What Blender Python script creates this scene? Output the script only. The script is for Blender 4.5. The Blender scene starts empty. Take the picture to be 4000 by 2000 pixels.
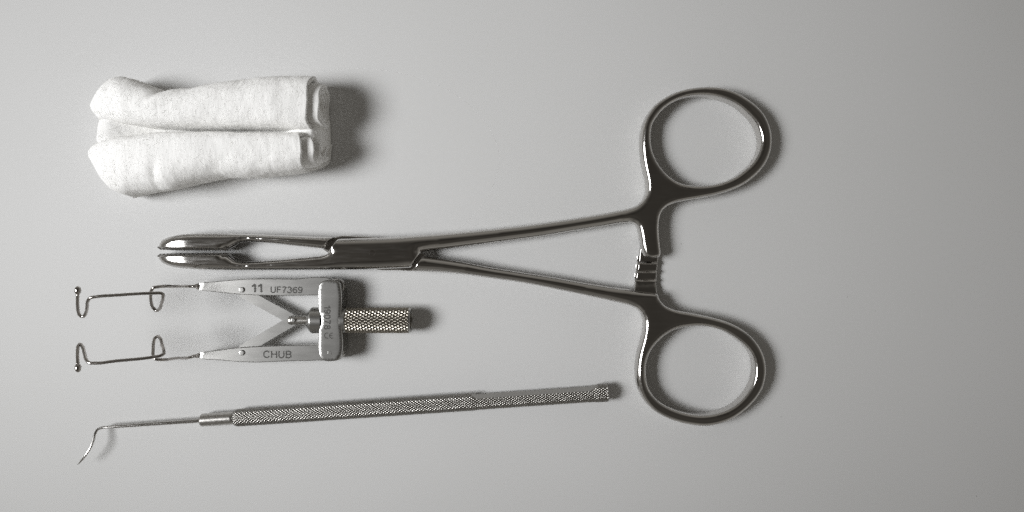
import bpy, math, random
import numpy as np
from mathutils import Vector, noise
from mathutils.geometry import delaunay_2d_cdt

random.seed(7); np.random.seed(7)
scene = bpy.context.scene
COL = scene.collection

# ------------------------------------------------------------------ camera
FPX, HCAM = 2890.0, 175.15            # focal length in photo pixels, lens height in mm
cam = bpy.data.cameras.new('camera'); cam_ob = bpy.data.objects.new('camera', cam); COL.objects.link(cam_ob)
cam.sensor_width = 36.0; cam.lens = 36.0*FPX/4000.0
cam.clip_start = 0.005; cam.clip_end = 20.0
cam_ob.location = (0, 0, HCAM*0.001); cam_ob.rotation_euler = (0, 0, 0)
scene.camera = cam_ob

# ------------------------------------------------------------------ world: a dim room, paler towards its walls
world = bpy.data.worlds.new('World'); scene.world = world; world.use_nodes = True
wt = world.node_tree; wt.nodes.clear()
wo = wt.nodes.new('ShaderNodeOutputWorld'); wb = wt.nodes.new('ShaderNodeBackground')
tc = wt.nodes.new('ShaderNodeTexCoord'); sx = wt.nodes.new('ShaderNodeSeparateXYZ'); rp = wt.nodes.new('ShaderNodeValToRGB')
wt.links.new(tc.outputs['Generated'], sx.inputs[0]); wt.links.new(sx.outputs['Z'], rp.inputs['Fac'])
wn = wt.nodes.new('ShaderNodeTexNoise'); wn.inputs['Scale'].default_value = 1.7; wn.inputs['Detail'].default_value = 3.0     # noise added to the unseen surround to vary the steel's reflections
wm = wt.nodes.new('ShaderNodeMapRange'); wm.inputs['From Min'].default_value = 0.36; wm.inputs['From Max'].default_value = 0.64; wm.inputs['To Min'].default_value = 0.55; wm.inputs['To Max'].default_value = 1.45
wx = wt.nodes.new('ShaderNodeVectorMath'); wx.operation = 'SCALE'
wt.links.new(tc.outputs['Generated'], wn.inputs['Vector']); wt.links.new(wn.outputs['Fac'], wm.inputs['Value'])
wt.links.new(rp.outputs['Color'], wx.inputs[0]); wt.links.new(wm.outputs['Result'], wx.inputs['Scale']); wt.links.new(wx.outputs[0], wb.inputs['Color']); wt.links.new(wb.outputs[0], wo.inputs[0])
cr = rp.color_ramp; cr.interpolation = 'EASE'
cr.elements[0].position = 0.05; cr.elements[0].color = (0.30, 0.29, 0.27, 1)
cr.elements[1].position = 0.95; cr.elements[1].color = (0.066, 0.060, 0.052, 1)
e = cr.elements.new(0.55); e.color = (0.19, 0.18, 0.163, 1)
wb.inputs['Strength'].default_value = 0.88

# ------------------------------------------------------------------ the window light from the left
def aim(ob, target):
    d = Vector(target) - ob.location
    ob.rotation_euler = d.to_track_quat('-Z', 'Y').to_euler()
ld = bpy.data.lights.new('window_light', 'AREA'); lo = bpy.data.objects.new('window_light', ld); COL.objects.link(lo)
ld.shape = 'RECTANGLE'; ld.size = 0.25; ld.size_y = 0.23
ld.energy = 0.252; ld.color = (0.978, 0.988, 1.0); ld.spread = math.radians(37)
lo.location = (-0.455, -0.015, 0.420); aim(lo, (-0.048, 0.020, 0))

scene.view_settings.view_transform = 'Standard'; scene.view_settings.look = 'None'
scene.view_settings.exposure = 0.0; scene.view_settings.gamma = 1.0
scene.render.engine = 'CYCLES'
scene.cycles.caustics_reflective = True; scene.cycles.blur_glossy = 0.6
scene.cycles.max_bounces = 10; scene.cycles.diffuse_bounces = 5; scene.cycles.glossy_bounces = 6
scene.cycles.sample_clamp_indirect = 0.9; scene.cycles.use_denoising = False; scene.cycles.use_adaptive_sampling = False

# ------------------------------------------------------------------ helpers
MM = 0.001
def P(px, py, z=0.0):
    """photo pixel of a point at height z (mm) -> position on the table in mm"""
    k = (HCAM - z)/FPX
    return ((px-2000)*k, -(py-1000)*k, z)

def link(name, mesh, mat, parent=None):
    o = bpy.data.objects.new(name, mesh); COL.objects.link(o)
    if mat is not None and not mesh.materials: mesh.materials.append(mat)
    if parent is not None: o.parent = parent
    return o

def mesh_of(name, verts, faces, smooth=True):
    """verts in mm"""
    me = bpy.data.meshes.new(name)
    v = np.asarray(verts, dtype=float)*MM
    me.from_pydata(v.tolist(), [], [list(f) for f in faces]); me.update()
    if smooth: me.polygons.foreach_set('use_smooth', [True]*len(me.polygons))
    return me

def shade_angle(me, deg):
    me.update()
    me.set_sharp_from_angle(angle=math.radians(deg))

def thing(name, label, cat, loc):
    o = bpy.data.objects.new(name, None); COL.objects.link(o)
    o.empty_display_size = 0.01
    o['label'] = label; o['category'] = cat
    o['_o'] = 0; del o['_o']
    return o

def catmull(pts, step, closed):
    """pts: (x, y, flags) mm; flag 1 = corner, flag 2 = the segment that starts here keeps a crisp edge.
       returns sampled points and a crisp flag per sample"""
    pts = [(p[0], p[1], p[2] if len(p) > 2 else 0) for p in pts]
    n = len(pts); out = []; crisp = []
    rng = range(n if closed else n-1)
    for i in rng:
        p1, p2 = pts[i], pts[(i+1) % n]
        p0 = pts[i-1] if (closed or i > 0) else p1
        p3 = pts[(i+2) % n] if (closed or i+2 < n) else p2
        a, b = np.array(p1[:2]), np.array(p2[:2])
        L = np.linalg.norm(b-a)
        def tang(q0, q1, q2):
            q0, q1, q2 = map(np.array, (q0[:2], q1[:2], q2[:2]))
            d0, d1 = np.linalg.norm(q1-q0)+1e-9, np.linalg.norm(q2-q1)+1e-9
            return ((q1-q0)/d0*d1 + (q2-q1)/d1*d0)/(d0+d1)
        t1 = (b-a)/max(L, 1e-9) if (p1[2] & 1) else tang(p0, p1, p2)
        t2 = (b-a)/max(L, 1e-9) if (p2[2] & 1) else tang(p1, p2, p3)
        m = max(1, int(round(L/step)))
        for k in range(m):
            t = k/m
            h1 = 2*t**3-3*t**2+1; h2 = t**3-2*t**2+t; h3 = -2*t**3+3*t**2; h4 = t**3-t**2
            out.append(h1*a + h2*L*t1 + h3*b + h4*L*t2); crisp.append(bool(p1[2] & 2))
    if not closed:
        out.append(np.array(pts[-1][:2])); crisp.append(crisp[-1])
    return np.array(out), np.array(crisp)

def seg_dist(Q, A, B):
    """distance from each point of Q to the nearest of the segments A-B"""
    if len(A) == 0: return np.full(len(Q), 1e9)
    res = np.empty(len(Q))
    AB = B-A; L2 = (AB**2).sum(1)+1e-12
    for s in range(0, len(Q), 2000):
        q = Q[s:s+2000, None, :]
        t = np.clip(((q-A[None])*AB[None]).sum(2)/L2[None], 0, 1)
        d = q - (A[None] + t[..., None]*AB[None])
        res[s:s+2000] = np.sqrt((d**2).sum(2).min(1))
    return res

def inside(Q, loops):
    c = np.zeros(len(Q), int)
    for L in loops:
        A = L; B = np.roll(L, -1, 0)
        for s in range(0, len(Q), 4000):
            x = Q[s:s+4000, 0][:, None]; y = Q[s:s+4000, 1][:, None]
            cond = (A[None, :, 1] > y) != (B[None, :, 1] > y)
            den = (B[:, 1]-A[:, 1]); den = np.where(np.abs(den) < 1e-12, 1e-12, den)
            xi = A[None, :, 0] + (y-A[None, :, 1])/den[None]*(B[:, 0]-A[:, 0])[None]
            c[s:s+4000] += (cond & (x < xi)).sum(1)
    return (c % 2) == 1

def inflate(name, outline, holes, zref, topf, botf, step=0.35, ds=(0.06, .16, .3, .5, .75, 1.05, 1.4, 1.8, 2.3), grid=0.9, wall_rows=3, bulge=0.0):
    """a forged solid: its outline (photo pixels at height zref) with top and bottom heights that
       depend on the distance from the edge. topf/botf(px, py, d_round, d_crisp) -> mm"""
    k = (HCAM-zref)/FPX
    loops, flags = [], []
    for L in [outline]+list(holes):
        mmp = [((p[0]-2000)*k, -(p[1]-1000)*k, p[2] if len(p) > 2 else 0) for p in L]
        a, c = catmull(mmp, step, True); loops.append(a); flags.append(c)
    A = np.vstack(loops); B = np.vstack([np.roll(L, -1, 0) for L in loops]); CR = np.concatenate(flags)
    # inward normals
    cand = []
    for li, L in enumerate(loops):
        x, y = L[:, 0], L[:, 1]
        area = 0.5*np.sum(x*np.roll(y, -1)-np.roll(x, -1)*y)
        t = np.roll(L, -1, 0)-np.roll(L, 1, 0); t /= (np.linalg.norm(t, axis=1)[:, None]+1e-12)
        nrm = np.stack([-t[:, 1], t[:, 0]], 1)*(1 if area > 0 else -1)*(1 if li == 0 else -1)
        for di, d in enumerate(ds):
            q = (L+nrm*d)
            if di >= 4: q = q[::2]
            dist = seg_dist(q, A, B)
            q = q[(dist > 0.985*d)]
            cand.append(q)
    lo_, hi_ = A.min(0), A.max(0)
    gx, gy = np.meshgrid(np.arange(lo_[0], hi_[0], grid), np.arange(lo_[1], hi_[1], grid))
    g = np.stack([gx.ravel(), gy.ravel()], 1); g = g[inside(g, loops)]
    if len(g):
        g = g[seg_dist(g, A, B) > ds[-1]+grid*0.4]; cand.append(g)
    Q = np.vstack(cand); Q = Q[inside(Q, loops)]
    # thin out points that crowd at the middle line
    cell = {}; keep = []
    dq = seg_dist(Q, A, B)
    for i in np.argsort(dq):
        ms = min(0.35, 0.02+0.2*dq[i]); key = (int(math.floor(Q[i, 0]/0.35)), int(math.floor(Q[i, 1]/0.35))); ok = True
        for ax in (-1, 0, 1):
            for ay in (-1, 0, 1):
                for j in cell.get((key[0]+ax, key[1]+ay), ()):
                    if (Q[i, 0]-Q[j, 0])**2+(Q[i, 1]-Q[j, 1])**2 < ms*ms: ok = False; break
                if not ok: break
            if not ok: break
        if ok: keep.append(i); cell.setdefault(key, []).append(i)
    Q = Q[keep]
    allp = np.vstack([A, Q]); edges = []; o = 0
    for L in loops:
        n = len(L); edges += [(o+i, o+(i+1) % n) for i in range(n)]; o += n
    vv, ee, ff, ov, oe, of = delaunay_2d_cdt([Vector((float(p[0]), float(p[1]))) for p in allp], edges, [], 0, 1e-5)
    V = np.array([(v[0], v[1]) for v in vv])
    T = np.array([f[:3] for f in ff]); cen = V[T].mean(1); T = T[inside(cen, loops)]
    # orientation
    a, b, c = V[T[:, 0]], V[T[:, 1]], V[T[:, 2]]
    s = (b[:, 0]-a[:, 0])*(c[:, 1]-a[:, 1])-(c[:, 0]-a[:, 0])*(b[:, 1]-a[:, 1])
    T[s < 0] = T[s < 0][:, ::-1]
    T = T[np.abs(s) > 1e-9]
    dr = seg_dist(V, A[~CR], B[~CR]); dc = seg_dist(V, A[CR], B[CR])
    px, py = V[:, 0]/k+2000, -V[:, 1]/k+1000
    zt = topf(px, py, dr, dc); zb = botf(px, py, dr, dc)
    n = len(V)
    verts = np.vstack([np.column_stack([V, zt]), np.column_stack([V, zb])])
    faces = [tuple(t) for t in T] + [(t[2]+n, t[1]+n, t[0]+n) for t in T]
    cnt = {}
    for t in T:
        for e0, e1 in ((t[0], t[1]), (t[1], t[2]), (t[2], t[0])): cnt[(e0, e1)] = 1
    bnd = [e for e in cnt if (e[1], e[0]) not in cnt]
    extra = []; idx = {}
    bv = sorted(set([e[0] for e in bnd]+[e[1] for e in bnd]))
    base = 2*n
    for v in bv:
        col = [v]
        for r in range(1, wall_rows+1):
            f = r/(wall_rows+1.0)
            extra.append((V[v, 0], V[v, 1], zt[v]*(1-f)+zb[v]*f)); col.append(base+len(extra)-1)
        col.append(v+n); idx[v] = col
    if extra: verts = np.vstack([verts, np.array(extra)])
    for e0, e1 in bnd:
        for r in range(wall_rows+1):
            faces.append((idx[e1][r], idx[e0][r], idx[e0][r+1], idx[e1][r+1]))
    fc = np.array([np.mean([verts[i][:2] for i in f], axis=0) for f in faces])
    return dict(v=verts, f=faces, px=fc[:, 0]/k+2000, py=-fc[:, 1]/k+1000)

def split_parts(solid, spec, mat, parent):
    """cut one continuous forged solid into parts without breaking its shading. spec: [(name, face mask)]"""
    full = mesh_of('full', solid['v'], solid['f'])
    vn = np.empty(len(full.vertices)*3); full.vertex_normals.foreach_get('vector', vn); vn = vn.reshape(-1, 3)
    made = []
    for name, mask in spec:
        fs = [solid['f'][i] for i in np.nonzero(mask)[0]]
        ids = sorted({v for f in fs for v in f}); mp = {v: i for i, v in enumerate(ids)}
        me = mesh_of(name, solid['v'][ids], [[mp[v] for v in f] for f in fs])
        me.normals_split_custom_set_from_vertices(vn[ids].tolist())
        made.append(link(name, me, mat, parent))
    bpy.data.meshes.remove(full)
    return made

def G(u):
    u = np.clip(u, 0, 1); return np.sqrt(np.maximum(0.0, 1-(1-u)**2))

def tube(pts, radii, seg=12, cap=True):
    """sweep of circles along 3D points (mm)"""
    p = np.array(pts, float); n = len(p); r = np.broadcast_to(np.array(radii, float), (n,))
    t = np.gradient(p, axis=0); t /= np.linalg.norm(t, axis=1)[:, None]
    u = np.cross(t[0], (0, 0, 1.0))
    if np.linalg.norm(u) < 1e-3: u = np.cross(t[0], (0, 1.0, 0))
    u /= np.linalg.norm(u); V = []
    for i in range(n):
        u = u-t[i]*np.dot(u, t[i]); u /= np.linalg.norm(u); w = np.cross(t[i], u)
        for k in range(seg):
            a = 2*math.pi*k/seg; V.append(p[i]+r[i]*(math.cos(a)*u+math.sin(a)*w))
    F = []
    for i in range(n-1):
        for k in range(seg):
            k2 = (k+1) % seg; F.append((i*seg+k, i*seg+k2, (i+1)*seg+k2, (i+1)*seg+k))
    if cap:
        F.append(tuple(range(seg-1, -1, -1))); F.append(tuple((n-1)*seg+k for k in range(seg)))
    return V, F

def smooth3(pts, step):
    """smooth 3D path through points"""
    p = np.array(pts, float); out = []
    for i in range(len(p)-1):
        p0 = p[max(i-1, 0)]; p1 = p[i]; p2 = p[i+1]; p3 = p[min(i+2, len(p)-1)]
        d1 = np.linalg.norm(p2-p1); m = max(1, int(d1/step))
        def tg(a, b, c):
            x, y = np.linalg.norm(b-a)+1e-9, np.linalg.norm(c-b)+1e-9
            return ((b-a)/x*y+(c-b)/y*x)/(x+y)
        t1 = tg(p0, p1, p2) if i > 0 else (p2-p1)/d1
        t2 = tg(p1, p2, p3) if i+2 < len(p) else (p2-p1)/d1
        for k in range(m):
            t = k/m
            out.append((2*t**3-3*t**2+1)*p1+(t**3-2*t**2+t)*d1*t1+(-2*t**3+3*t**2)*p2+(t**3-t**2)*d1*t2)
    out.append(p[-1]); return np.array(out)

def lathe(origin, axis, prof, seg=64, rfun=None):
    """turned solid: prof = [(distance along the axis, radius)] in mm; rfun(s, theta, r) may modify the radius"""
    o = np.array(origin, float); ax = np.array(axis, float); ax /= np.linalg.norm(ax)
    up = np.array((0, 0, 1.0)); up = up-ax*np.dot(up, ax); up /= np.linalg.norm(up); sd = np.cross(up, ax)
    if rfun is None:      # holding loops keep long walls straight under smooth shading
        q = [prof[0]]
        for (s0, r0), (s1, r1) in zip(prof[:-1], prof[1:]):
            L = math.hypot(s1-s0, r1-r0)
            if L > 0.09:
                for f in (0.03/L, 1-0.03/L): q.append((s0+(s1-s0)*f, r0+(r1-r0)*f))
            q.append((s1, r1))
        prof = q
    V = []; n = len(prof)
    for s, r in prof:
        for k in range(seg):
            th = 2*math.pi*k/seg; rr = rfun(s, th, r) if rfun else r
            V.append(o+ax*s+rr*(math.sin(th)*up+math.cos(th)*sd))
    F = []
    for i in range(n-1):
        for k in range(seg):
            k2 = (k+1) % seg; F.append((i*seg+k, (i+1)*seg+k, (i+1)*seg+k2, i*seg+k2))
    F.append(tuple(range(seg))); F.append(tuple((n-1)*seg+k for k in range(seg-1, -1, -1)))
    return V, F

# ------------------------------------------------------------------ materials
def new_mat(name):
    m = bpy.data.materials.new(name); m.use_nodes = True
    return m, m.node_tree, m.node_tree.nodes['Principled BSDF']

def coords(nt, scale=(1, 1, 1)):
    t = nt.nodes.new('ShaderNodeTexCoord'); mp = nt.nodes.new('ShaderNodeMapping')
    mp.inputs['Scale'].default_value = scale
    nt.links.new(t.outputs['Object'], mp.inputs['Vector']); return mp.outputs['Vector']

def noise_node(nt, vec, scale, detail=3, rough=0.5):
    n = nt.nodes.new('ShaderNodeTexNoise'); n.inputs['Scale'].default_value = scale
    n.inputs['Detail'].default_value = detail; n.inputs['Roughness'].default_value = rough
    nt.links.new(vec, n.inputs['Vector']); return n.outputs['Fac']

def ramp(nt, fac, a, b, lo=0.3, hi=0.7):
    r = nt.nodes.new('ShaderNodeMapRange'); r.inputs['From Min'].default_value = lo; r.inputs['From Max'].default_value = hi
    r.inputs['To Min'].default_value = a; r.inputs['To Max'].default_value = b
    nt.links.new(fac, r.inputs['Value']); return r.outputs['Result']

def mixcol(nt, fac, a, b):
    m = nt.nodes.new('ShaderNodeMix'); m.data_type = 'RGBA'
    m.inputs[6].default_value = (*a, 1); m.inputs[7].default_value = (*b, 1)
    nt.links.new(fac, m.inputs[0]); return m.outputs[2]

def bump(nt, bsdf, h, strength, dist):
    b = nt.nodes.new('ShaderNodeBump'); b.inputs['Strength'].default_value = strength; b.inputs['Distance'].default_value = dist
    nt.links.new(h, b.inputs['Height']); nt.links.new(b.outputs['Normal'], bsdf.inputs['Normal'])

def steel(name, col, r0, r1, fine=900, bumpd=0.0, tint=0.06, streak=(1, 1, 1), bscale=None):
    m, nt, b = new_mat(name)
    v = coords(nt, streak)
    n1 = noise_node(nt, v, fine, 4, 0.6)
    b.inputs['Metallic'].default_value = 1.0
    nt.links.new(ramp(nt, n1, r0, r1), b.inputs['Roughness'])
    dark = tuple(c*(1-tint) for c in col)
    n2 = noise_node(nt, coords(nt), fine*0.15, 3)
    nt.links.new(mixcol(nt, ramp(nt, n2, 0, 1), dark, col), b.inputs['Base Color'])
    if bumpd:
        n3 = noise_node(nt, coords(nt), bscale or fine*3, 2)
        bump(nt, b, n3, 0.5, bumpd)
    return m

M_POL = steel('polished_steel', (0.62, 0.605, 0.585), 0.075, 0.17, 1400, 0.000014, 0.07, streak=(0.12, 1, 1), bscale=160)
M_SATIN = steel('satin_steel', (0.50, 0.495, 0.48), 0.27, 0.295, 600, 0, 0.06, streak=(0.25, 1, 1))
M_WIRE = steel('wire_steel', (0.46, 0.435, 0.41), 0.12, 0.18, 1200, 0, 0.08)
M_ROD = steel('turned_steel', (0.56, 0.545, 0.52), 0.26, 0.36, 1500, 0.000004, 0.10, bscale=6000)
M_KNURL = steel('knurled_steel', (0.38, 0.352, 0.305), 0.22, 0.30, 1800, 0, 0.08)
M_KNURLF = steel('fine_knurled_steel', (0.36, 0.348, 0.327), 0.22, 0.28, 1800, 0, 0.08)
M_MARK, nt_, b_ = new_mat('laser_marking')
b_.inputs['Base Color'].default_value = (0.07, 0.068, 0.063, 1); b_.inputs['Roughness'].default_value = 0.6; b_.inputs['Metallic'].default_value = 0.3
M_TABLE, nt_, b_ = new_mat('white_laminate')
vt = coords(nt_)
nm = noise_node(nt_, vt, 12, 3)
nf = noise_node(nt_, vt, 2600, 2)
ng = noise_node(nt_, vt, 900, 4, 0.7)
mg = nt_.nodes.new('ShaderNodeMath'); mg.operation = 'MULTIPLY_ADD'; mg.inputs[1].default_value = 0.6
nt_.links.new(ng, mg.inputs[0]); nt_.links.new(nm, mg.inputs[2])
nt_.links.new(mixcol(nt_, ramp(nt_, mg.outputs[0], 0, 1, 0.55, 1.05), (0.638, 0.637, 0.628), (0.672, 0.670, 0.666)), b_.inputs['Base Color'])
b_.inputs['Roughness'].default_value = 0.55; b_.inputs['Specular IOR Level'].default_value = 0.2
bump(nt_, b_, nf, 0.25, 0.00002)
M_GAUZE, nt_, b_ = new_mat('cotton_gauze')
vt = coords(nt_, (1.0, 0.28, 0.35)); n1 = noise_node(nt_, vt, 1500, 4, 0.65)
n0 = noise_node(nt_, coords(nt_), 220, 3)
b_.inputs['Base Color'].default_value = (0.935, 0.929, 0.912, 1)
b_.inputs['Roughness'].default_value = 0.95; b_.inputs['Specular IOR Level'].default_value = 0.1
b_.inputs['Sheen Weight'].default_value = 0.15; b_.inputs['Sheen Roughness'].default_value = 0.6
ad = nt_.nodes.new('ShaderNodeMath'); ad.operation = 'MULTIPLY_ADD'; ad.inputs[1].default_value = 0.25
nt_.links.new(n0, ad.inputs[0]); nt_.links.new(n1, ad.inputs[2])
bump(nt_, b_, ad.outputs[0], 0.34, 0.0003)
M_FIBRE, nt_, b_ = new_mat('cotton_fibre')          # thin fibres pass as much light as they reflect
df = nt_.nodes.new('ShaderNodeBsdfDiffuse'); tr = nt_.nodes.new('ShaderNodeBsdfTranslucent'); mx = nt_.nodes.new('ShaderNodeMixShader')
df.inputs['Color'].default_value = tr.inputs['Color'].default_value = (0.97, 0.965, 0.95, 1); mx.inputs[0].default_value = 0.55
nt_.links.new(df.outputs[0], mx.inputs[1]); nt_.links.new(tr.outputs[0], mx.inputs[2]); nt_.links.new(mx.outputs[0], nt_.nodes['Material Output'].inputs['Surface'])
M_DUST, nt_, b_ = new_mat('dust'); b_.inputs['Base Color'].default_value = (0.12, 0.11, 0.10, 1)

# ------------------------------------------------------------------ the table
tw, td = 700.0, 500.0
me = mesh_of('table_top', [(-tw, -td, 0), (tw, -td, 0), (tw, td, 0), (-tw, td, 0), (-tw, -td, -22), (tw, -td, -22), (tw, td, -22), (-tw, td, -22)],
             [(0, 1, 2, 3), (7, 6, 5, 4), (0, 4, 5, 1), (1, 5, 6, 2), (2, 6, 7, 3), (3, 7, 4, 0)], smooth=False)
tab = link('table_top', me, M_TABLE); tab['kind'] = 'structure'; tab['label'] = 'plain white laminate table top under the instruments'

# ------------------------------------------------------------------ forceps
fx, fy, _ = P(1800, 1000, 0)
FORC = thing('locking_forceps', 'large polished steel locking forceps with two finger rings and toothed jaws', 'forceps', None)
ZR = 2.6
def it(x, xs, ys): return np.interp(x, xs, ys)
def its(x, xs, ys, w): return np.mean([np.interp(np.asarray(x)+o, xs, ys) for o in np.linspace(-w, w, 9)], axis=0)
def Tof(px):        # half thickness along the instrument
    return its(px, [560, 621, 672, 720, 800, 1290, 1600, 1800, 2200, 2480, 2560, 3010], [0.95, 1.62, 2.20, 2.45, 2.55, 2.95, 2.95, 2.5, 2.2, 2.25, 2.3, 2.15], 28)
def Rof(px, py):
    r = its(px, [621, 880, 950, 1260, 1340, 1700, 2000, 2440, 2540, 3010], [1.6, 1.6, 1.0, 1.05, 2.0, 2.4, 2.3, 2.0, 0.95, 0.9], 20)
    return r
def prof(px, py, dr, dc):
    T = Tof(px); w = T*it(px, [621, 1000, 1700, 2450, 2600, 3000], [.35, .35, .38, .38, .58, .55])
    return w+(T-w)*G(dr/Rof(px, py))*(0.55+0.45*G(dc/0.35))
def lift(px): return it(px, [621, 900, 1290], [0.5, 0.1, 0.0])
def f_top(px, py, dr, dc): return Tof(px)+prof(px, py, dr, dc)+lift(px)
def f_bot(px, py, dr, dc): return Tof(px)-prof(px, py, dr, dc)+lift(px)+0.02

A_out = [ # upper ring, upper shank, box lock and the lower jaw, in one forging
 (1400,931),(1477,929.5),(1555,926),(1633,920),(1711,915),(1800,907.5),(1955,892),(2111,873.5),(2266,850.5),(2390,829),(2450,816),(2486,803),(2510,780),(2523,750),(2522,711),
 (2514,672),(2505,629),(2500,580),(2501,531),(2509,488),(2526,452),(2552,417),(2590,388),(2633,366),(2684,351),(2736,344.5),(2783,344),(2825,349.5),(2868,364),(2911,388),
 (2945,413),(2975,445),(2996,484),(3007,522),(3009,561),(3003,599),(2988,635),(2964,669),(2932,699),(2894,725),(2847,746),(2791,763),(2727,776),(2663,787),(2629,795),
 (2600,809),(2582,828),(2573,852),(2570,880),(2571,925),(2575,965),(2577,992),(2572,1004,1),(2545,1009.5),(2514,1001,1),(2503,965),(2497,925),(2491,896),(2483,879),(2467,871),(2437,871.5),
 (2359,884),(2235,903),(2111,923.5),(1986,940),(1893,952),(1800,964),(1742,972),(1690,978),(1650,984,3),(1609,1045,1),(1555,1048),(1478,1050.5),(1400,1052),(1311,1053),(1155,1054),
 (1000,1054.5),(911,1054.5),(833,1053.5),(755,1050),(709,1046),(670,1039),(647,1030.5),(631,1020),(623,1009),(621,998,3),(693,996,2),(755,995.5,2),(817,995,2),(884,995),
 (897,996),(911,1005),(926,1015),(949,1021),(1000,1020),(1078,1015),(1155,1009),(1233,1002),(1272,997),(1285,992),(1293,985,3),(1306,961,2),(1318,947,2),(1328,933.5,1)]
A_hole = [(2539,539),(2545,492),(2567,454),(2607,415),(2663,388),(2718,378),(2770,379),(2821,390),(2868,411),(2911,445),(2941,479),(2960,522),(2965,560),(2958,595),(2937,633),(2902,667),
 (2855,699),(2804,718),(2748,727),(2697,726),(2650,716),(2612,693),(2578,657),(2552,612)]
def A_bot(px, py, dr, dc):
    z = f_bot(px, py, dr, dc)
    lk = np.clip((px-1262)/20, 0, 1)*np.clip((1690-px)/30, 0, 1)*np.clip((1075-py), 0, 1)
    z = np.where(lk > 0.5, np.maximum(z, 2.97), z)
    rt = (px > 2470) & (px < 2600) & (py > 940) & (py < 1040)
    return np.where(rt, np.maximum(z, 2.15), z)
solA = inflate('A', A_out, [A_hole], ZR, f_top, A_bot)
px, py = solA['px'], solA['py']
jaw = px < 1290; lock = (~jaw) & (px < 1652); arm = (px > 2465) & (py > 872); ring = (px > 2488) & ~arm; shank = ~(jaw | lock | arm | ring)
pa = split_parts(solA, [('jaw', jaw), ('box_lock', lock), ('shank', shank), ('finger_ring', ring), ('ratchet_arm', arm)], M_POL, FORC)
jawA = pa[0]

B_jaw = [(625.5,955),(629,947),(640,937.5),(662,928),(693,920),(732,915),(771,912.8),(833,912),(911,912.8),(1000,915),(1078,918),(1155,921),(1233,924.5),(1309,926.5,3),(1297,940,2),(1286,955,2),(1277,973,1),
 (1233,968),(1155,960.5),(1078,952.5),(1000,947),(965,946.5),(940,951),(920,962),(906,969),(892,972,3),(864,972,2),(783,971.5,2),(693,971,2),(622.5,968.5,1)]
solBj = inflate('Bj', B_jaw, [], ZR, f_top, f_bot)
jawB = split_parts(solBj, [('jaw', solBj['px'] < 9999)], M_POL, FORC)[0]
B_tongue = [(1262,966),(1310,927.5,1),(1330,922.5),(1400,923.5),(1462,926.5),(1560,950),(1650,985),(1668,1004),(1640,1040),(1612,1058.5,1),(1560,1055.5),(1470,1051),(1400,1020),(1290,990)]
solBt = inflate('Bt', B_tongue, [], 1.5, lambda a, b, c, d: 2.55+0.3*G(np.minimum(c, d)/0.5), lambda a, b, c, d: 0*a+0.05)
split_parts(solBt, [('lock_tongue', solBt['px'] < 9999)], M_POL, FORC)
B_out = [(1654,1000,1),(1711,1008),(1800,1022),(1893,1040),(2048,1065),(2173,1085),(2297,1107),(2421,1125.5),(2450,1129),(2476,1134,1),(2520,1141),(2565,1146,1),(2567,1152),(2575,1171),(2594,1192),(2621,1205),
 (2695,1221),(2780,1239),(2846,1260),(2897,1287),(2936,1320),(2963,1355),(2980,1394),(2987,1437),(2984,1476),(2973,1514),(2955,1545),(2928,1577),(2893,1608),(2846,1637),(2796,1654),(2749,1660.5),
 (2703,1656.5),(2648,1645),(2594,1625),(2551,1600),(2516,1565),(2493,1522),(2482,1472),(2482,1425),(2491,1371),(2503,1328),(2512,1288),(2513,1256),(2505,1228),(2489,1207),(2462,1194),(2421,1183),(2328,1162),
 (2204,1136),(2048,1105),(1924,1087),(1800,1070),(1711,1062),(1613,1058.5,3)]
B_hole = [(2521,1448),(2524,1410),(2536,1375),(2563,1336),(2598,1305),(2641,1283),(2687,1274),(2734,1272),(2777,1278),(2823,1293),(2866,1318),(2905,1350),(2930,1382),(2941,1421),(2941,1456),(2930,1499),
 (2905,1541),(2874,1572),(2835,1596),(2788,1611),(2738,1616.5),(2687,1611),(2633,1596),(2590,1576),(2559,1553),(2536,1522),(2524,1487)]
solB = inflate('B', B_out, [B_hole], ZR, f_top, f_bot)
ring = solB['px'] > 2488
split_parts(solB, [('shank', ~ring), ('finger_ring', ring)], M_POL, FORC)
# ratchet: a thinner tongue that runs under the other arm, three catches across it
rat = [(2504,955,1),(2573,958,1),(2571,1018),(2566,1072),(2563,1119),(2566,1152,1),(2474,1142,1),(2484,1092),(2491,1053)]
solR = inflate('R', rat, [], 1.5, lambda a, b, c, d: it(b, [950, 1100, 1125, 1150], [1.25, 1.25, 1.75, 2.1])+0.25*G(c/0.35), lambda a, b, c, d: 0*a+0.25)
ratB = split_parts(solR, [('ratchet_arm', solR['px'] < 9999)], M_POL, FORC)[0]
for y0 in (1029, 1063, 1097):
    V, F = [], []
    xl = it(y0, [960, 1130], [2501, 2477])-1; xr = it(y0, [960, 1018, 1072, 1119], [2572, 2570, 2565, 2562])+1
    prf = [(y0-28, 1.36), (y0-16, 1.38), (y0-8, 1.48), (y0-3, 1.92), (y0+1, 2.08), (y0+4, 1.92), (y0+6, 1.25)]
    for x in (xl, xl+4, xr-4, xr):
        ez = 0.12 if x in (xl, xr) else 0.0
        for yy, z in prf: V.append(P(x, yy, 1.7)[:2]+(z-ez,))
        V.append(P(x, y0+6, 1.7)[:2]+(0.9,)); V.append(P(x, y0-27, 1.7)[:2]+(0.9,))
    n = len(prf)+2
    for s in range(3):
        for j in range(n):
            F.append((s*n+j, s*n+(j+1) % n, (s+1)*n+(j+1) % n, (s+1)*n+j))
    F.append(tuple(range(n-1, -1, -1))); F.append(tuple(range(3*n, 4*n)))
    me = mesh_of('ratchet_tooth', V, F); shade_angle(me, 30); link('ratchet_tooth', me, M_POL, ratB)
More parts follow.
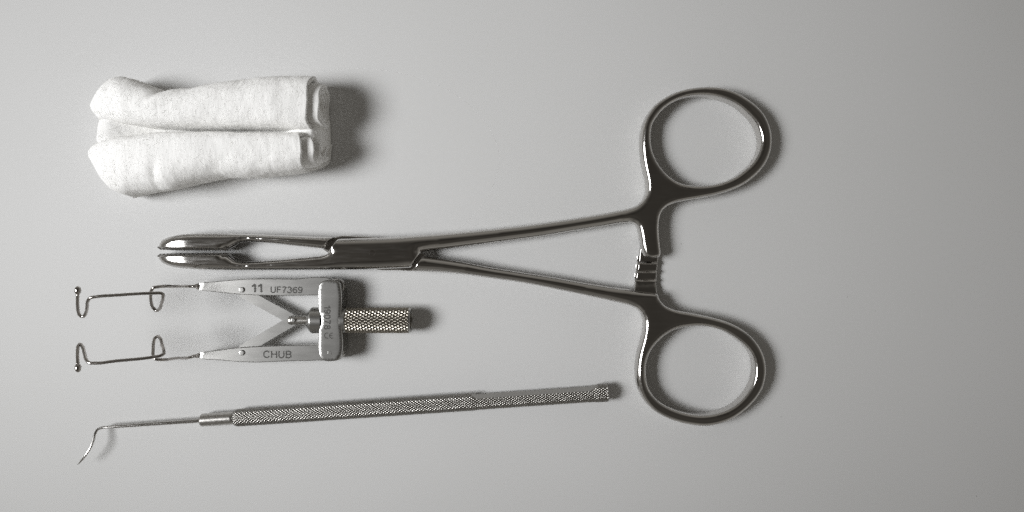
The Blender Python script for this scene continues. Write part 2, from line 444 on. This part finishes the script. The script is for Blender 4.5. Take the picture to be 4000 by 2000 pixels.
# pivot pin, nearly flush
x, y, _ = P(1455, 987, 5.9)
V, F = lathe((x, y, 5.0), (0, 0.0001, 1), [(0, .66), (0.895, .66), (0.91, .645), (.912, .02)], 32)
me = mesh_of('pivot_pin', V, F); shade_angle(me, 20); link('pivot_pin', me, M_WIRE, FORC)
# teeth: one pointed ridge per notch, on the inner wall of each jaw
def tooth_mesh(name, sgn):
    w = 0.92
    V = []
    for z in (0.0, 1.0):
        V += [(-0.50*w, 0, z), (-0.2*w, sgn*0.19, z), (0.22*w, sgn*0.48, z), (0.32*w, sgn*0.46, z), (0.50*w, 0, z), (0.5*w, -sgn*0.25, z), (-0.5*w, -sgn*0.25, z)]
    n = 7; F = [tuple(range(n)), tuple(range(2*n-1, n-1, -1))] if sgn > 0 else [tuple(range(n-1, -1, -1)), tuple(range(n, 2*n))]
    for j in range(n):
        q = (j, j+n, (j+1) % n+n, (j+1) % n); F.append(q if sgn > 0 else q[::-1])
    me = mesh_of(name, V, F, smooth=False); me.materials.append(M_POL); return me
tu, tl = tooth_mesh('tooth', -1), tooth_mesh('tooth', 1)
for i in range(17):
    pxx = 630+i*16.2
    for me, jo, yy in ((tu, jawB, it(pxx, [621, 693, 783, 892], [968.5, 971, 971.5, 972])-1), (tl, jawA, it(pxx, [621, 693, 755, 817, 892], [998, 996, 995.5, 995, 995])+1)):
        T = float(Tof(pxx)); x, y, _ = P(pxx, yy, ZR)
        o = bpy.data.objects.new('tooth', me); COL.objects.link(o); o.parent = jo
        o.location = (x*MM, y*MM, float(T*0.35+lift(pxx))*MM); o.scale = (1, 1, float(T*1.40)) 

# ------------------------------------------------------------------ eyelid speculum
SPEC = thing('eyelid_speculum', 'satin steel eyelid speculum with two wire loops and a knurled screw knob', 'speculum', None)
ZA = 4.3
def plate(z0, z1, r):
    return (lambda a, b, c, d: z1-r+r*G(np.minimum(c, d)/r), lambda a, b, c, d: z0+r-r*G(np.minimum(c, d)/r))
dsp = (0.04, 0.1, 0.18, 0.3, 0.7)
def arm_part(name, out, z0, z1, tip):
    t, b = plate(z0, z1, 0.14)
    def tt(px, py, dr, dc): return t(px, py, dr, dc)
    s = inflate(name, out, [], ZA, tt, b, step=0.4, ds=dsp, grid=0.8, wall_rows=1)
    me = mesh_of(name, s['v'], s['f']); shade_angle(me, 35)
    return link(name, me, M_SATIN, SPEC)
armU = arm_part('arm', [(774,1112),(778,1106.5),(800,1103.5),(856,1098.5),(920,1092.5),(973,1089),(1010,1088.5),(1150,1089),(1296,1089.5),(1310,1096),(1310,1154,1),(1241,1154),(981,1152.5),(926,1149),(838,1140),(790,1135),(779,1133),(774,1128)], 1.9, ZA, 775)
armL = arm_part('arm', [(776,1384),(784,1378),(800,1375.5),(860,1367),(946,1357.5),(1000,1354),(1100,1350.5),(1241,1346.5),(1310,1344,1),(1310,1402),(1296,1406),(1241,1408.5),(1110,1412),(996,1416),(957,1415),(838,1405.5),(784,1400),(776,1396)], 1.9, ZA, 780)
for o_ in ([(741,1115.5),(758,1112.5),(772,1106.5),(780,1106),(781,1133),(773,1132.5),(758,1125),(741,1121.5)], [(743,1391),(760,1385.5),(774,1379.5),(783,1378),(784,1400),(776,1399.5),(760,1398),(743,1397)]):
    t_, b_2 = plate(2.3, ZA-0.06, 0.3)
    q_ = inflate('wire_socket', o_, [], ZA, t_, b_2, step=0.25, ds=(0.05, .12, .2, .3, .6), grid=0.6, wall_rows=2)
    link('wire_socket', mesh_of('wire_socket', q_['v'], q_['f']), M_WIRE, SPEC)
# links of the scissor linkage, thin strips running from the arms to the clevis
def strip(name, a, b, half, z0, z1, mat, parent):
    (x0, y0, _), (x1, y1, _) = P(*a, 3.0), P(*b, 3.0)
    d = np.array([x1-x0, y1-y0]); L = np.linalg.norm(d); d /= L; n = np.array([-d[1], d[0]]); V = []
    outline = []
    for k in range(9):
        an = math.pi/2+math.pi*k/8; outline.append(np.array([x0, y0])+half*(math.cos(an)*d+math.sin(an)*n))
    for k in range(9):
        an = -math.pi/2+math.pi*k/8; outline.append(np.array([x1, y1])+half*(math.cos(an)*d+math.sin(an)*n))
    e = 0.05; c = np.mean(outline, axis=0); m = len(outline)
    for z, s in ((z0, 0), (z1-e, 0), (z1, e)):
        for p in outline:
            q = p+(c-p)/np.linalg.norm(c-p)*s; V.append((q[0], q[1], z))
    F = [tuple(range(m-1, -1, -1)), tuple(range(2*m, 3*m))]
    for r in range(2):
        for j in range(m): F.append((r*m+j, r*m+(j+1) % m, (r+1)*m+(j+1) % m, (r+1)*m+j))
    me = mesh_of(name, V, F); shade_angle(me, 25); return link(name, me, mat, parent)
CY = 1251
strip('link', (955, 1146), (1147, CY), 1.22, 2.65, 3.15, M_SATIN, SPEC)
strip('link', (955, 1364), (1147, CY), 1.22, 3.18, 3.66, M_SATIN, SPEC)
def rivet(px_, py_, z0, z1, r, mat, parent, zr):
    x, y, _ = P(px_, py_, zr)
    h = z1-z0
    V, F = lathe((x, y, z0), (0, 0.0001, 1), [(0, r), (h-0.16*r, r), (h-0.05*r, r*0.93), (h, r*0.82), (h+0.01*r, 0.02)], 28)
    me = mesh_of('rivet', V, F); shade_angle(me, 30); return link('rivet', me, mat, parent)
rivet(944, 1132, 1.7, 4.62, 0.62, M_SATIN, SPEC, 4.4); rivet(944.5, 1378, 1.7, 4.62, 0.62, M_SATIN, SPEC, 4.4)
# clevis rod, collar, knob: all turned about one axis
ZK = 3.25
def axis_x(px_): return P(px_, CY, ZK)[0]
AY = P(0, CY, ZK)[1]; KMM = (HCAM-ZK)/FPX
def turned(name, prof_px, mat, parent, seg=64, rfun=None, ang=40):
    x0 = axis_x(prof_px[0][0])
    pr = [((p[0]-prof_px[0][0])*KMM, p[1]*KMM) for p in prof_px]
    V, F = lathe((x0, AY, ZK), (1, 0, 0), pr, seg, rfun)
    me = mesh_of(name, V, F); shade_angle(me, ang); return link(name, me, mat, parent)
turned('clevis_rod', [(1125,8),(1126,12),(1130,15.5),(1137,17.8),(1184,18),(1185,18),(1186.5,16.2),(1189,16.2),(1190.5,19),(1193,19),(1194.5,16.2),(1197,16.2),(1198.5,19),(1201,19),(1202.5,16),(1215,16)], M_ROD, SPEC)
rivet(1145, CY, 3.4, 4.72, 0.50, M_SATIN, SPEC, 4.6)
turned('collar', [(1203,30),(1204,34),(1207,37),(1214,46),(1219,50),(1222,51),(1262,51)], M_SATIN, SPEC)
turned('neck_ring', [(1333,40),(1334,48.5),(1336,50.5),(1352,50.5),(1354,49)], M_SATIN, SPEC)
n_s, p_ax = 36, 20.5*KMM
def knurl(s, th, r, ns, pa, depth, r_flat=0.55):
    a = s/pa; b = ns*th/(2*math.pi)
    f1 = abs(((a+b) % 1.0)-0.5)*2; f2 = abs(((a-b) % 1.0)-0.5)*2     # 0 in the ridge, 1 in the groove
    g = max(f1, f2); return r-depth*max(0.0, (g-r_flat)/(1-r_flat))
KL = (1599-1352)*KMM
def knob_r(s, th, r):
    if s < 0.02 or s > KL-0.02: return r
    return knurl(s, th, r, 22, p_ax*1.1, 0.27, 0.38)
prk = [(1352, 47), (1353, 50)] + [(1353.01+i*(1598-1353)/144.0, 50) for i in range(145)] + [(1599, 48.5)]
knob = turned('knob', prk, M_KNURL, SPEC, 22*10, knob_r, 180)
# plain end with a blind hole
V, F = [], []
prend = [(1598,48.5),(1604,48),(1605.5,47),(1606,46),(1606,40),(1604,39),(1570,39),(1570,0.5)]
pr = [((p[0]-1598)*KMM, p[1]*KMM) for p in prend]
V, F = lathe((axis_x(1598), AY, ZK), (1, 0, 0), pr, 64); F = F[:-2]
me = mesh_of('knob_end', V, F); shade_angle(me, 35); link('knob_end', me, M_SATIN, knob)
# the frame across the arm ends
ft, fb = plate(0.35, 6.1, 0.42)
fr_out = [(1243,1128),(1246,1112),(1256,1100),(1272,1095),(1300,1095),(1317,1099),(1327,1109),(1331,1126),(1332,1250),(1333.5,1385),(1329,1399),(1318,1408),(1298,1411.5),(1272,1411),(1256,1405),(1247,1392),(1244,1375),
          (1243.5,1300),(1243.5,1287,1),(1250,1272),(1252.5,1250),(1250,1232),(1242.8,1219,1),(1242.5,1180)]
fs = inflate('frame', fr_out, [], 6.1, ft, fb, step=0.35, ds=(0.04, .1, .18, .28, .42, .8), grid=0.8, wall_rows=2)
me = mesh_of('frame', fs['v'], fs['f']); shade_angle(me, 60); frame = link('frame', me, M_SATIN, SPEC)
# rounded hinge ends of the arms and lower plate, behind the frame
x, y, _ = P(1316, 1116, 4.4)
for (hx, hy) in ((1310, 1121), (1310, 1375)):
    x, y, _ = P(hx, hy, 4.3)
    V, F = lathe((x, y, 1.9), (0, 0.0001, 1), [(0, 1.98), (2.3, 1.98), (2.4, 1.88), (2.4, .02)], 40)
    me = mesh_of('hinge_eye', V, F); shade_angle(me, 40); link('hinge_eye', me, M_ROD, SPEC)

# markings, drawn as single strokes like the laser's
def el(cx, cy, rx, ry, a0, a1, n=22): return [(cx+rx*math.cos(math.radians(a0+(a1-a0)*i/n)), cy+ry*math.sin(math.radians(a0+(a1-a0)*i/n))) for i in range(n+1)]
SIX = [el(.3, .31, .24, .27, 0, 360), [(.52, .79), (.46, .91), (.33, .96), (.19, .90), (.09, .72), (.06, .48), (.06, .30)]]
GLYPH = {'1': (.42, [[(.06, .74), (.2, .83), (.33, .99)], [(.33, 0), (.33, 1)]]), '0': (.60, [el(.3, .5, .24, .46, 0, 360)]),
 '8': (.60, [el(.3, .745, .19, .21, 0, 360), el(.3, .28, .24, .25, 0, 360)]), '7': (.60, [[(.04, .96), (.56, .96)], [(.55, .95), (.38, .66), (.27, .33), (.22, 0)]]),
 '3': (.60, [el(.28, .74, .21, .22, 165, -88), el(.28, .28, .25, .25, 88, -168)]), '6': (.60, SIX), '9': (.60, [[(.6-x, 1-y) for x, y in q] for q in SIX]),
 'U': (.70, [[(.08, 1), (.08, .34)]+el(.35, .32, .27, .29, 180, 360)+[(.62, .34), (.62, 1)]]), 'F': (.62, [[(.09, 0), (.09, 1)], [(.09, .955), (.58, .955)], [(.09, .52), (.52, .52)]]),
 'C': (.74, [el(.39, .5, .33, .46, 38, 322)]), 'H': (.72, [[(.09, 0), (.09, 1)], [(.63, 0), (.63, 1)], [(.09, .53), (.63, .53)]]),
 'B': (.68, [[(.09, 0), (.09, 1)], [(.09, .955), (.36, .955)]+el(.36, .745, .22, .21, 90, -90)+[(.09, .535)], [(.36, .535)]+el(.36, .29, .25, .245, 90, -90)+[(.09, .045)]])}
def marking(text, px_, py_, h_px, z, rot, parent, width_px, stroke):
    tot = sum(GLYPH[c][0] for c in text)+0.1*(len(text)-1); k = (HCAM-z)/FPX
    sx_, sy_ = width_px*k/tot, h_px*k; hw = stroke*k/2; ox = 0; V, F = [], []; lay = 0
    c_, s_ = math.cos(rot), math.sin(rot); x0, y0, _ = P(px_, py_, z)
    for ch in text:
        for line in GLYPH[ch][1]:
            q = np.array([((ox+x)*sx_, y*sy_) for x, y in line]); t = np.gradient(q, axis=0); t /= np.linalg.norm(t, axis=1)[:, None]
            if np.allclose(q[0], q[-1]): t[0] = t[-1] = (t[0]+t[-1])/np.linalg.norm(t[0]+t[-1])
            n = np.stack([-t[:, 1], t[:, 0]], 1)*hw; b = len(V); lay += 1
            for p, m in zip(q, n):
                for w in (p-m, p+m): V.append((x0+w[0]*c_-w[1]*s_, y0+w[0]*s_+w[1]*c_, z+0.0015*(lay % 4)))
            F += [(b+2*i, b+2*i+2, b+2*i+3, b+2*i+1) for i in range(len(q)-1)]
        ox += GLYPH[ch][0]+0.1
    return link('marking', mesh_of('marking', V, F, smooth=False), M_MARK, parent)
zm = ZA+0.012
marking('11', 981, 1142, 32, zm, 0, armU, 44, 7.4)
marking('UF7369', 1056.5, 1143, 23.5, zm, math.radians(-0.8), armU, 125, 4.6)
marking('CHUB', 1028, 1397.5, 27.5, zm, math.radians(-0.6), armL, 111, 4.8)
zf = 6.1+0.012
marking('19078', 1266.5, 1193, 24, zf, math.radians(-90), frame, 94, 4.6)
def arc_mark(cx, cy, r, w, z, a0, a1, bar=None):
    x, y, _ = P(cx, cy, z); k = (HCAM-z)/FPX; V, F = [], []; n = 24
    for i in range(n+1):
        a = math.radians(a0+(a1-a0)*i/n)
        for rr in (r-w/2, r+w/2): V.append((x+rr*k*math.cos(a), y+rr*k*math.sin(a), z))
    F = [(2*i, 2*i+1, 2*i+3, 2*i+2) for i in range(n)]
    F = [f[::-1] for f in F] if a1 > a0 else F
    if bar:
        b = len(V); V += [(x-r*k, y-w/2*k, z), (x+bar*k, y-w/2*k, z), (x+bar*k, y+w/2*k, z), (x-r*k, y+w/2*k, z)]; F.append((b, b+1, b+2, b+3))
    return mesh_of('marking', V, F, smooth=False)
link('marking', arc_mark(1277.5, 1311, 10.2, 3.4, zf, 70, 290), M_MARK, frame)
link('marking', arc_mark(1297.5, 1311, 10.2, 3.4, zf, 70, 290, 0.5), M_MARK, frame)
# faint round pin heads in the frame
for (hx, hy) in ((1288, 1379),):
    x, y, _ = P(hx, hy, 6.1)
    V, F = lathe((x, y, 5.5), (0, 0.0001, 1), [(0, .48), (0.600, .48), (0.604, .47), (0.604, .02)], 28)
    me = mesh_of('pin_head', V, F); shade_angle(me, 40); link('pin_head', me, M_SATIN, frame)

# wire loops
def wire(name, pts, r, mat, parent, step=0.25, rr=None, seg=12):
    p = smooth3([P(a, b, z) for a, b, z in pts], step)
    if rr is None: rad = r
    else:
        L = np.concatenate([[0], np.cumsum(np.linalg.norm(np.diff(p, axis=0), axis=1))]); rad = np.interp(L/L[-1], [q[0] for q in rr], [q[1] for q in rr])
    V, F = tube(p, rad, seg); return link(name, mesh_of(name, V, F), mat, parent)
RW = 0.345
wu = [(765, 1118.5, 3.1), (749, 1118.5, 3.15), (690, 1118.8, 9.2), (618, 1120.5, 14.25), (602, 1123, 14.65), (592, 1134, 14.26), (589, 1158, 13.31), (591, 1181, 12.19), (598, 1202, 11.36), (611, 1213.5, 11.15), (622, 1208, 11.75), (631, 1186, 13.31), (637, 1160, 15.05), (637, 1150, 15.53), (628, 1145, 15.81), (612, 1145, 15.95), (456, 1153, 16.7), (376, 1159, 17.01), (353, 1163.5, 17.02), (344, 1174, 16.65), (340, 1200, 15.23), (335, 1223, 13.81), (325, 1236, 13.2), (314, 1234, 13.25), (306.5, 1220, 13.76), (303.5, 1197, 14.73), (303.5, 1154, 16.01), (304, 1146, 16.16)]
w1 = wire('wire_loop', wu, RW, M_WIRE, SPEC)
wl = [(765, 1389, 3.1), (749, 1394, 3.15), (690, 1399, 9.2), (625, 1404.5, 14.07), (610, 1403.5, 14.45), (600.5, 1393, 14.23), (598.5, 1363, 13.28), (600.5, 1337, 12.15), (607, 1319, 11.33), (615.5, 1314, 11.13), (625, 1321, 11.74), (633.5, 1347, 13.3), (640, 1373, 15.04), (639.5, 1382, 15.52), (631, 1387.5, 15.79), (600, 1394, 15.99), (456, 1409.5, 16.7), (370, 1418.5, 17.03), (349, 1417, 17.03), (338, 1406, 16.67), (330, 1380, 15.27), (322, 1354, 13.86), (312, 1343.5, 13.25), (306, 1350, 13.76), (303.5, 1367, 14.41), (304, 1415, 15.84), (304.5, 1424, 16.0)]
w2 = wire('wire_loop', wl, RW, M_WIRE, SPEC)
WU_END, WL_END = wu[-1][2], wl[-1][2]
bead = [(0, .31), (.12, .46), (.25, .60), (.42, .68), (.62, .64), (.8, .52), (.92, .33), (1, .06)]
wire('bead', [(304,1151,WU_END),(304,1136,WU_END+.1),(304.3,1117.5,WU_END+.2)], 0, M_WIRE, w1, 0.06, bead, 20)
wire('bead', [(304.3,1420,WL_END),(304.8,1436,WL_END+.1),(305.2,1455,WL_END+.2)], 0, M_WIRE, w2, 0.06, bead, 20)

# ------------------------------------------------------------------ muscle hook
HOOK = thing('muscle_hook', 'slim steel hook with long knurled handle and thin bent tip', 'hook', None)
ZH = 2.12
ha = np.array(P(918, 1632.5, ZH)); hb = np.array(P(2377, 1533.5, ZH)); hdir = hb-ha; HL = np.linalg.norm(hdir); hdir /= HL
KH = (HCAM-ZH)/FPX
def hs(px_): return (px_-918)*KH*HL/((2377-918)*KH)        # pixel column -> distance along the handle
R0 = 34*KH
cut0, cut1, ramp_l = hs(1846), hs(2338), 1.0
def cutdist(s):      # distance of the milled flat from the axis
    if s < cut0-0.2: return 9
    if s < cut0+ramp_l: return R0*(1.0-0.36*(s-cut0+0.2)/(ramp_l+0.2))
    if s < cut1-2.0: return R0*0.64
    if s < cut1: return R0*(0.64+0.36*(s-cut1+2.0)/2.0)
    return 9
CAN = math.radians(15)
def handle_r(s, th, r):
    if 0.05 < s < HL-0.35: r = knurl(s, th, r, 20, 14.0*KH, 0.19, 0.30)
    cd = cutdist(s)
    if cd < 5:
        ca = math.cos(th-CAN)
        if ca > 0.05: r = min(r, cd/ca)
    return r
N = 850
prh = [(0.0, R0*0.80), (0.04, R0*0.86)]
for i in range(N+1):
    s = 0.06+(HL-0.30-0.06)*i/N
    r = R0*(1-0.14*max(0, 1-s/0.7)**1.5)
    if s > cut0: r *= 1-0.05*min(1, (s-cut0)/1.5)
    if s > cut1-1.6: r *= 1+0.09*min(1, (s-cut1+1.6)/1.6)
    prh.append((s, r))
prh += [(HL-0.22, R0*0.98), (HL-0.05, R0*0.86), (HL, R0*0.70)]
V, F = lathe(ha, hdir, prh, 20*8, handle_r)
handle = link('handle', mesh_of('handle', V, F), M_KNURLF, HOOK)
V, F = lathe(ha-hdir*hs(918+0), hdir, [(-0.35, R0*0.60), (-0.30, R0*0.66), (0.02, R0*0.82), (0.06, R0*0.5)], 48)
me = mesh_of('shoulder', V, F); shade_angle(me, 40); link('shoulder', me, M_SATIN, HOOK)
V, F = lathe(ha, hdir, [(hs(785), R0*0.55), (hs(787), R0*0.68), (hs(791), R0*0.735), (hs(905), R0*0.735), (hs(911), R0*0.70), (hs(914), R0*0.6)], 48)
me = mesh_of('ferrule', V, F); shade_angle(me, 40); link('ferrule', me, M_ROD, HOOK)
hp = [(795,1641.8,ZH),(780,1643,ZH),(690,1649.3,ZH),(591,1656.2,ZH),(500,1662.8,ZH+.03),(430,1667.8,ZH+.1),(395,1671.5,ZH+.15),(380,1679,ZH+.25),(372,1694,ZH+.5),(364.5,1721,ZH+.9),(355,1746,ZH+1.2),(339.5,1771,ZH+1.3),(321,1796,ZH+1.2),(303.5,1814.5,ZH+1.0)]
wire('hook_wire', hp, 0, M_POL, HOOK, 0.2, [(0, .46), (.3, .44), (.58, .36), (.70, .30), (.76, .29), (.82, .29), (.90, .27), (.96, .21), (.99, .12), (1, .05)], 16)

# ------------------------------------------------------------------ gauze swab, rolled in from both sides
GAUZE = thing('gauze_swab', 'fluffy white cotton gauze swab rolled in from both sides with a centre slit', 'gauze', None)
ZG = 7.0; KG = (HCAM-ZG)/FPX
xs_u = [366,470,520,560,600,640,665,690,760,820,900,1000,1100,1190,1230,1290]
yo_u = [297,297,309,324,341,356,362,359,351,336,322,312,304,300,302,312]
xi_u = [366,380,450,550,650,800,1000,1200,1300]; yi_u = [478,482,492,503,508,514,519,526,534]
xs_l = [346,420,490,530,600,700,800,900,960,1000,1100,1200,1270,1310]
yo_l = [772,772,772,766,752,734,706,692,690,691,682,667,648,625]
xi_l = [346,400,480,600,700,800,1000,1200,1300]; yi_l = [556,538,524,514,512,514,518,522,530]
XLU = ([-1,-.6,-.35,0,.4,.75,1], [398,374,366,386,416,441,474])
XLL = ([-1,-.75,-.5,0,.5,.8,1], [378,348,352,386,420,452,492])
def smoothed(xs, ys, x, w=18):
    return np.mean([np.interp(x+o, xs, ys) for o in np.linspace(-w, w, 7)], axis=0)
def roll(side):
    up = side > 0
    xo, yo, xi, yi, XL = (xs_u, yo_u, xi_u, yi_u, XLU) if up else (xs_l, yo_l, xi_l, yi_l, XLL)
    NS, NP, TURN = 150, 240, 3.4
    th = 0.95 if up else 0.9
    mid = np.zeros((NP, NS, 3)); nr = np.zeros((NP, NS, 3))
    for i in range(NP):
        ph = 2*math.pi*TURN*i/(NP-1); al = math.radians(-112)+ph; lay = ph/(2*math.pi)
        ca, sa = math.cos(al), math.sin(al); ex = 2/2.4 if ca > 0 else 2/(2.4+(0.9 if up else 2.6)*min(1, -ca*3))
        cx = math.copysign(abs(ca)**ex, ca); cz = math.copysign(abs(sa)**ex, sa)
        rho = 1-0.175*lay-(0.05 if lay > 1 else 0.05*lay)
        xl = np.interp(cx, XL[0], XL[1])+10*lay
        # lengths differ layer by layer at the open end
        r0, r1, r2 = (1228, 1268, 1262) if up else (1198, 1240, 1262)
        xr = np.interp(lay, [0, .12, .25, .95, 1.08, 1.9, 2.1, 3.4], [1266, 1262, r0, r0, r1, r1, r2, r2-6])
        xr += 5*math.sin(al*2+side)+3*math.sin(al*5)
        for j in range(NS):
            s = j/(NS-1); pxx = xl+(xr-xl)*s
            Yo = smoothed(xo, yo, pxx); Yi = np.interp(pxx, xi, yi)
            yc = (Yo+Yi)/2; a = abs(Yo-Yi)/2*KG
            hh = np.interp(pxx, [350, 420, 520, 650, 800, 1100, 1300], [8.5, 10.5, 12.5, 13.2, 13.6, 13.8, 13.2] if up else [8, 10, 12, 13, 13.4, 13.4, 13.0])
            b = hh/2
            x, y, _ = P(pxx, yc, ZG)
            dz = 0.0; sc = 1.0
            q = Vector((x*0.16+side*9, al*1.1 if lay < 1 else al*0.9, side*3.0))
            sc += 0.045*noise.noise(q)+0.022*noise.noise(q*2.7+Vector((3, 1, 4)))
            if sa > -0.3:
                sc += 0.010*noise.noise(Vector((x*1.1, al*3.5, 2.0+side)))
                if up:   # fold where the flared end meets the body
                    fold = pxx-(662-60*max(0, (0.95-cx)))
                    sc -= 0.075*math.exp(-(fold/16.0)**2)*max(0, min(1, (cx+0.15)*1.4))
                    sc += 0.03*math.exp(-((fold-55)/38.0)**2)*max(0, min(1, (cx+0.1)))
                else:
                    sc -= 0.085*math.exp(-((pxx-652+20*cx)/20.0)**2)*math.exp(-((cx-0.55)/0.42)**2)
                    sc += 0.04*math.exp(-((pxx-700)/34.0)**2)*math.exp(-((cx-0.6)/0.4)**2)
                    sc -= 0.06*math.exp(-((pxx-540)/60.0)**2)*math.exp(-((cx-0.95)/0.35)**2)
                    sc -= 0.03*math.exp(-((pxx-860)/40.0)**2)*math.exp(-((cx-0.75)/0.3)**2)
            py_ = y+side*a*rho*sc*cx
            pz = b+b*rho*sc*cz
            mid[i, j] = (x, py_, max(pz, 0.62))
    du = np.gradient(mid, axis=1); dv = np.gradient(mid, axis=0)
    nr = np.cross(du, dv); nr /= (np.linalg.norm(nr, axis=2)[..., None]+1e-12)
    # make the normals point away from the roll's own axis on the outer turn
    cen = mid.mean(axis=0)[None]
    if ((mid-cen)*nr).sum() < 0: nr = -nr
    outer = mid+nr*th*0.5; inner = mid-nr*th*0.5
    outer[..., 2] = np.maximum(outer[..., 2], 0.03); inner[..., 2] = np.maximum(inner[..., 2], 0.03)
    # rounded, slightly ragged rim at the open end
    V = np.vstack([outer.reshape(-1, 3), inner.reshape(-1, 3)]); F = []; M = NP*NS
    for i in range(NP-1):
        for j in range(NS-1):
            a0, b0, c0, d0 = i*NS+j, i*NS+j+1, (i+1)*NS+j+1, (i+1)*NS+j
            F.append((a0, b0, c0, d0)); F.append((d0+M, c0+M, b0+M, a0+M))
        F.append((i*NS+NS-1, i*NS+NS-1+M, (i+1)*NS+NS-1+M, (i+1)*NS+NS-1))
        F.append(((i+1)*NS, (i+1)*NS+M, i*NS+M, i*NS))
    for j in range(NS-1):
        F.append((j, j+M, j+1+M, j+1)); k = (NP-1)*NS
        F.append((k+j+1, k+j+1+M, k+j+M, k+j))
    me = mesh_of('rolled_layer', V, F)
    ob = link('rolled_layer', me, M_GAUZE, GAUZE)
    return outer[:int(NP/TURN)+4], nr[:int(NP/TURN)+4]
su = roll(1); sl = roll(-1)
# the flat middle of the cloth under the two rolls
base_o = [(404,470),(396,508),(390,552),(420,600),(520,640),(800,640),(1100,625),(1250,610),(1274,575),(1276,520),(1268,450),(1240,400),(900,400),(600,420),(450,440)]
def gb_top(px_, py_, dr, dc):
    h = it(px_, [380, 470, 620, 800, 1100, 1190, 1300], [8.3, 8.8, 5.5, 4.0, 4.5, 9.5, 10.5])
    return 0.9+(h-0.9)*G(dr/2.2)+0.12*np.sin(px_*0.21+py_*0.13)
gs = inflate('base_layer', base_o, [], 4.0, gb_top, lambda a, b, c, d: 0*a+0.05, step=0.8, ds=(0.15, .5, 1.0, 1.7, 2.4, 3.1), grid=1.0, wall_rows=2)
link('base_layer', mesh_of('base_layer', gs['v'], gs['f']), M_GAUZE, GAUZE)
# loose fibres standing off the cotton
V, F = [], []
rng = np.random.default_rng(3)
for outer, nr in (su, sl):
    ni, nj = outer.shape[:2]
    for _ in range(8000):
        i = rng.integers(4, ni-1); j = rng.integers(0, nj)
        p = outer[i, j]; n = nr[i, j]
        if p[2] < 1.0: continue
        d = rng.normal(size=3); d[0] *= 0.4; d -= n*np.dot(d, n); d /= np.linalg.norm(d)+1e-9
        L = rng.uniform(0.4, 1.25); lean = rng.uniform(0.05, 0.5); w = np.cross(d, n)*rng.uniform(0.008, 0.017)
        p = p+rng.normal(size=3)*0.05-n*0.03
        q1 = p+d*L*0.5+n*L*lean*0.7; q2 = p+d*L+n*L*lean*rng.uniform(0.1, 1.0)+rng.normal(size=3)*0.05
        b = len(V); V += [p-w, p+w, q1+w, q1-w, q2+w*0.3, q2-w*0.3]
        F += [(b, b+1, b+2, b+3), (b+3, b+2, b+4, b+5)]
bt = np.array([v for v in gs['v'] if v[2] > 2.5])
for _ in range(1800):
    p = bt[rng.integers(0, len(bt))]+np.append(rng.normal(size=2)*0.4, -0.02); n = np.array((0, 0, 1.0))
    d = np.append(rng.normal(size=2), 0); d[0] *= 0.5; d /= np.linalg.norm(d); L = rng.uniform(0.4, 1.1); w = np.cross(d, n)*0.018
    q1 = p+d*L*0.5+n*L*0.15; q2 = p+d*L+n*L*rng.uniform(0, .3); b = len(V); V += [p-w, p+w, q1+w, q1-w, q2+w*0.3, q2-w*0.3]
    F += [(b, b+1, b+2, b+3), (b+3, b+2, b+4, b+5)]
fz = link('fibre_fuzz', mesh_of('fibre_fuzz', V, F), M_FIBRE, GAUZE); fz['kind'] = 'stuff'

# ------------------------------------------------------------------ a few specks on the table
V, F = [], []
for (px_, py_, r) in ((2260, 909, .10), (2661, 952, .13), (1884, 924, .06), (3050, 1628, .09), (2738, 487, .06), (3420, 1215, .06), (3815, 1938, .09), (600, 275, .06), (3310, 1160, .07)):
    x, y, _ = P(px_, py_, 0); b = len(V); m = 7
    for k in range(m):
        a = 2*math.pi*k/m; rr = r*random.uniform(.6, 1.2); V.append((x+rr*1.3*math.cos(a), y+rr*.8*math.sin(a), 0.006))
    V.append((x, y, 0.05)); F += [(b+k, b+(k+1) % m, b+m) for k in range(m)]
du = link('dust_specks', mesh_of('dust_specks', V, F), M_DUST); du['kind'] = 'stuff'; du['label'] = 'tiny dark dust specks scattered on the white table top'; du['category'] = 'dust'

# ------------------------------------------------------------------ put each thing's own origin at its base
def settle(root, px_, py_):
    x, y, _ = P(px_, py_, 0)
    root.location = (x*MM, y*MM, 0.0)
    for ch in root.children: ch.location = ch.location-Vector((x*MM, y*MM, 0))
settle(FORC, 1800, 1000); settle(SPEC, 1000, 1251); settle(HOOK, 1600, 1585); settle(GAUZE, 830, 520)
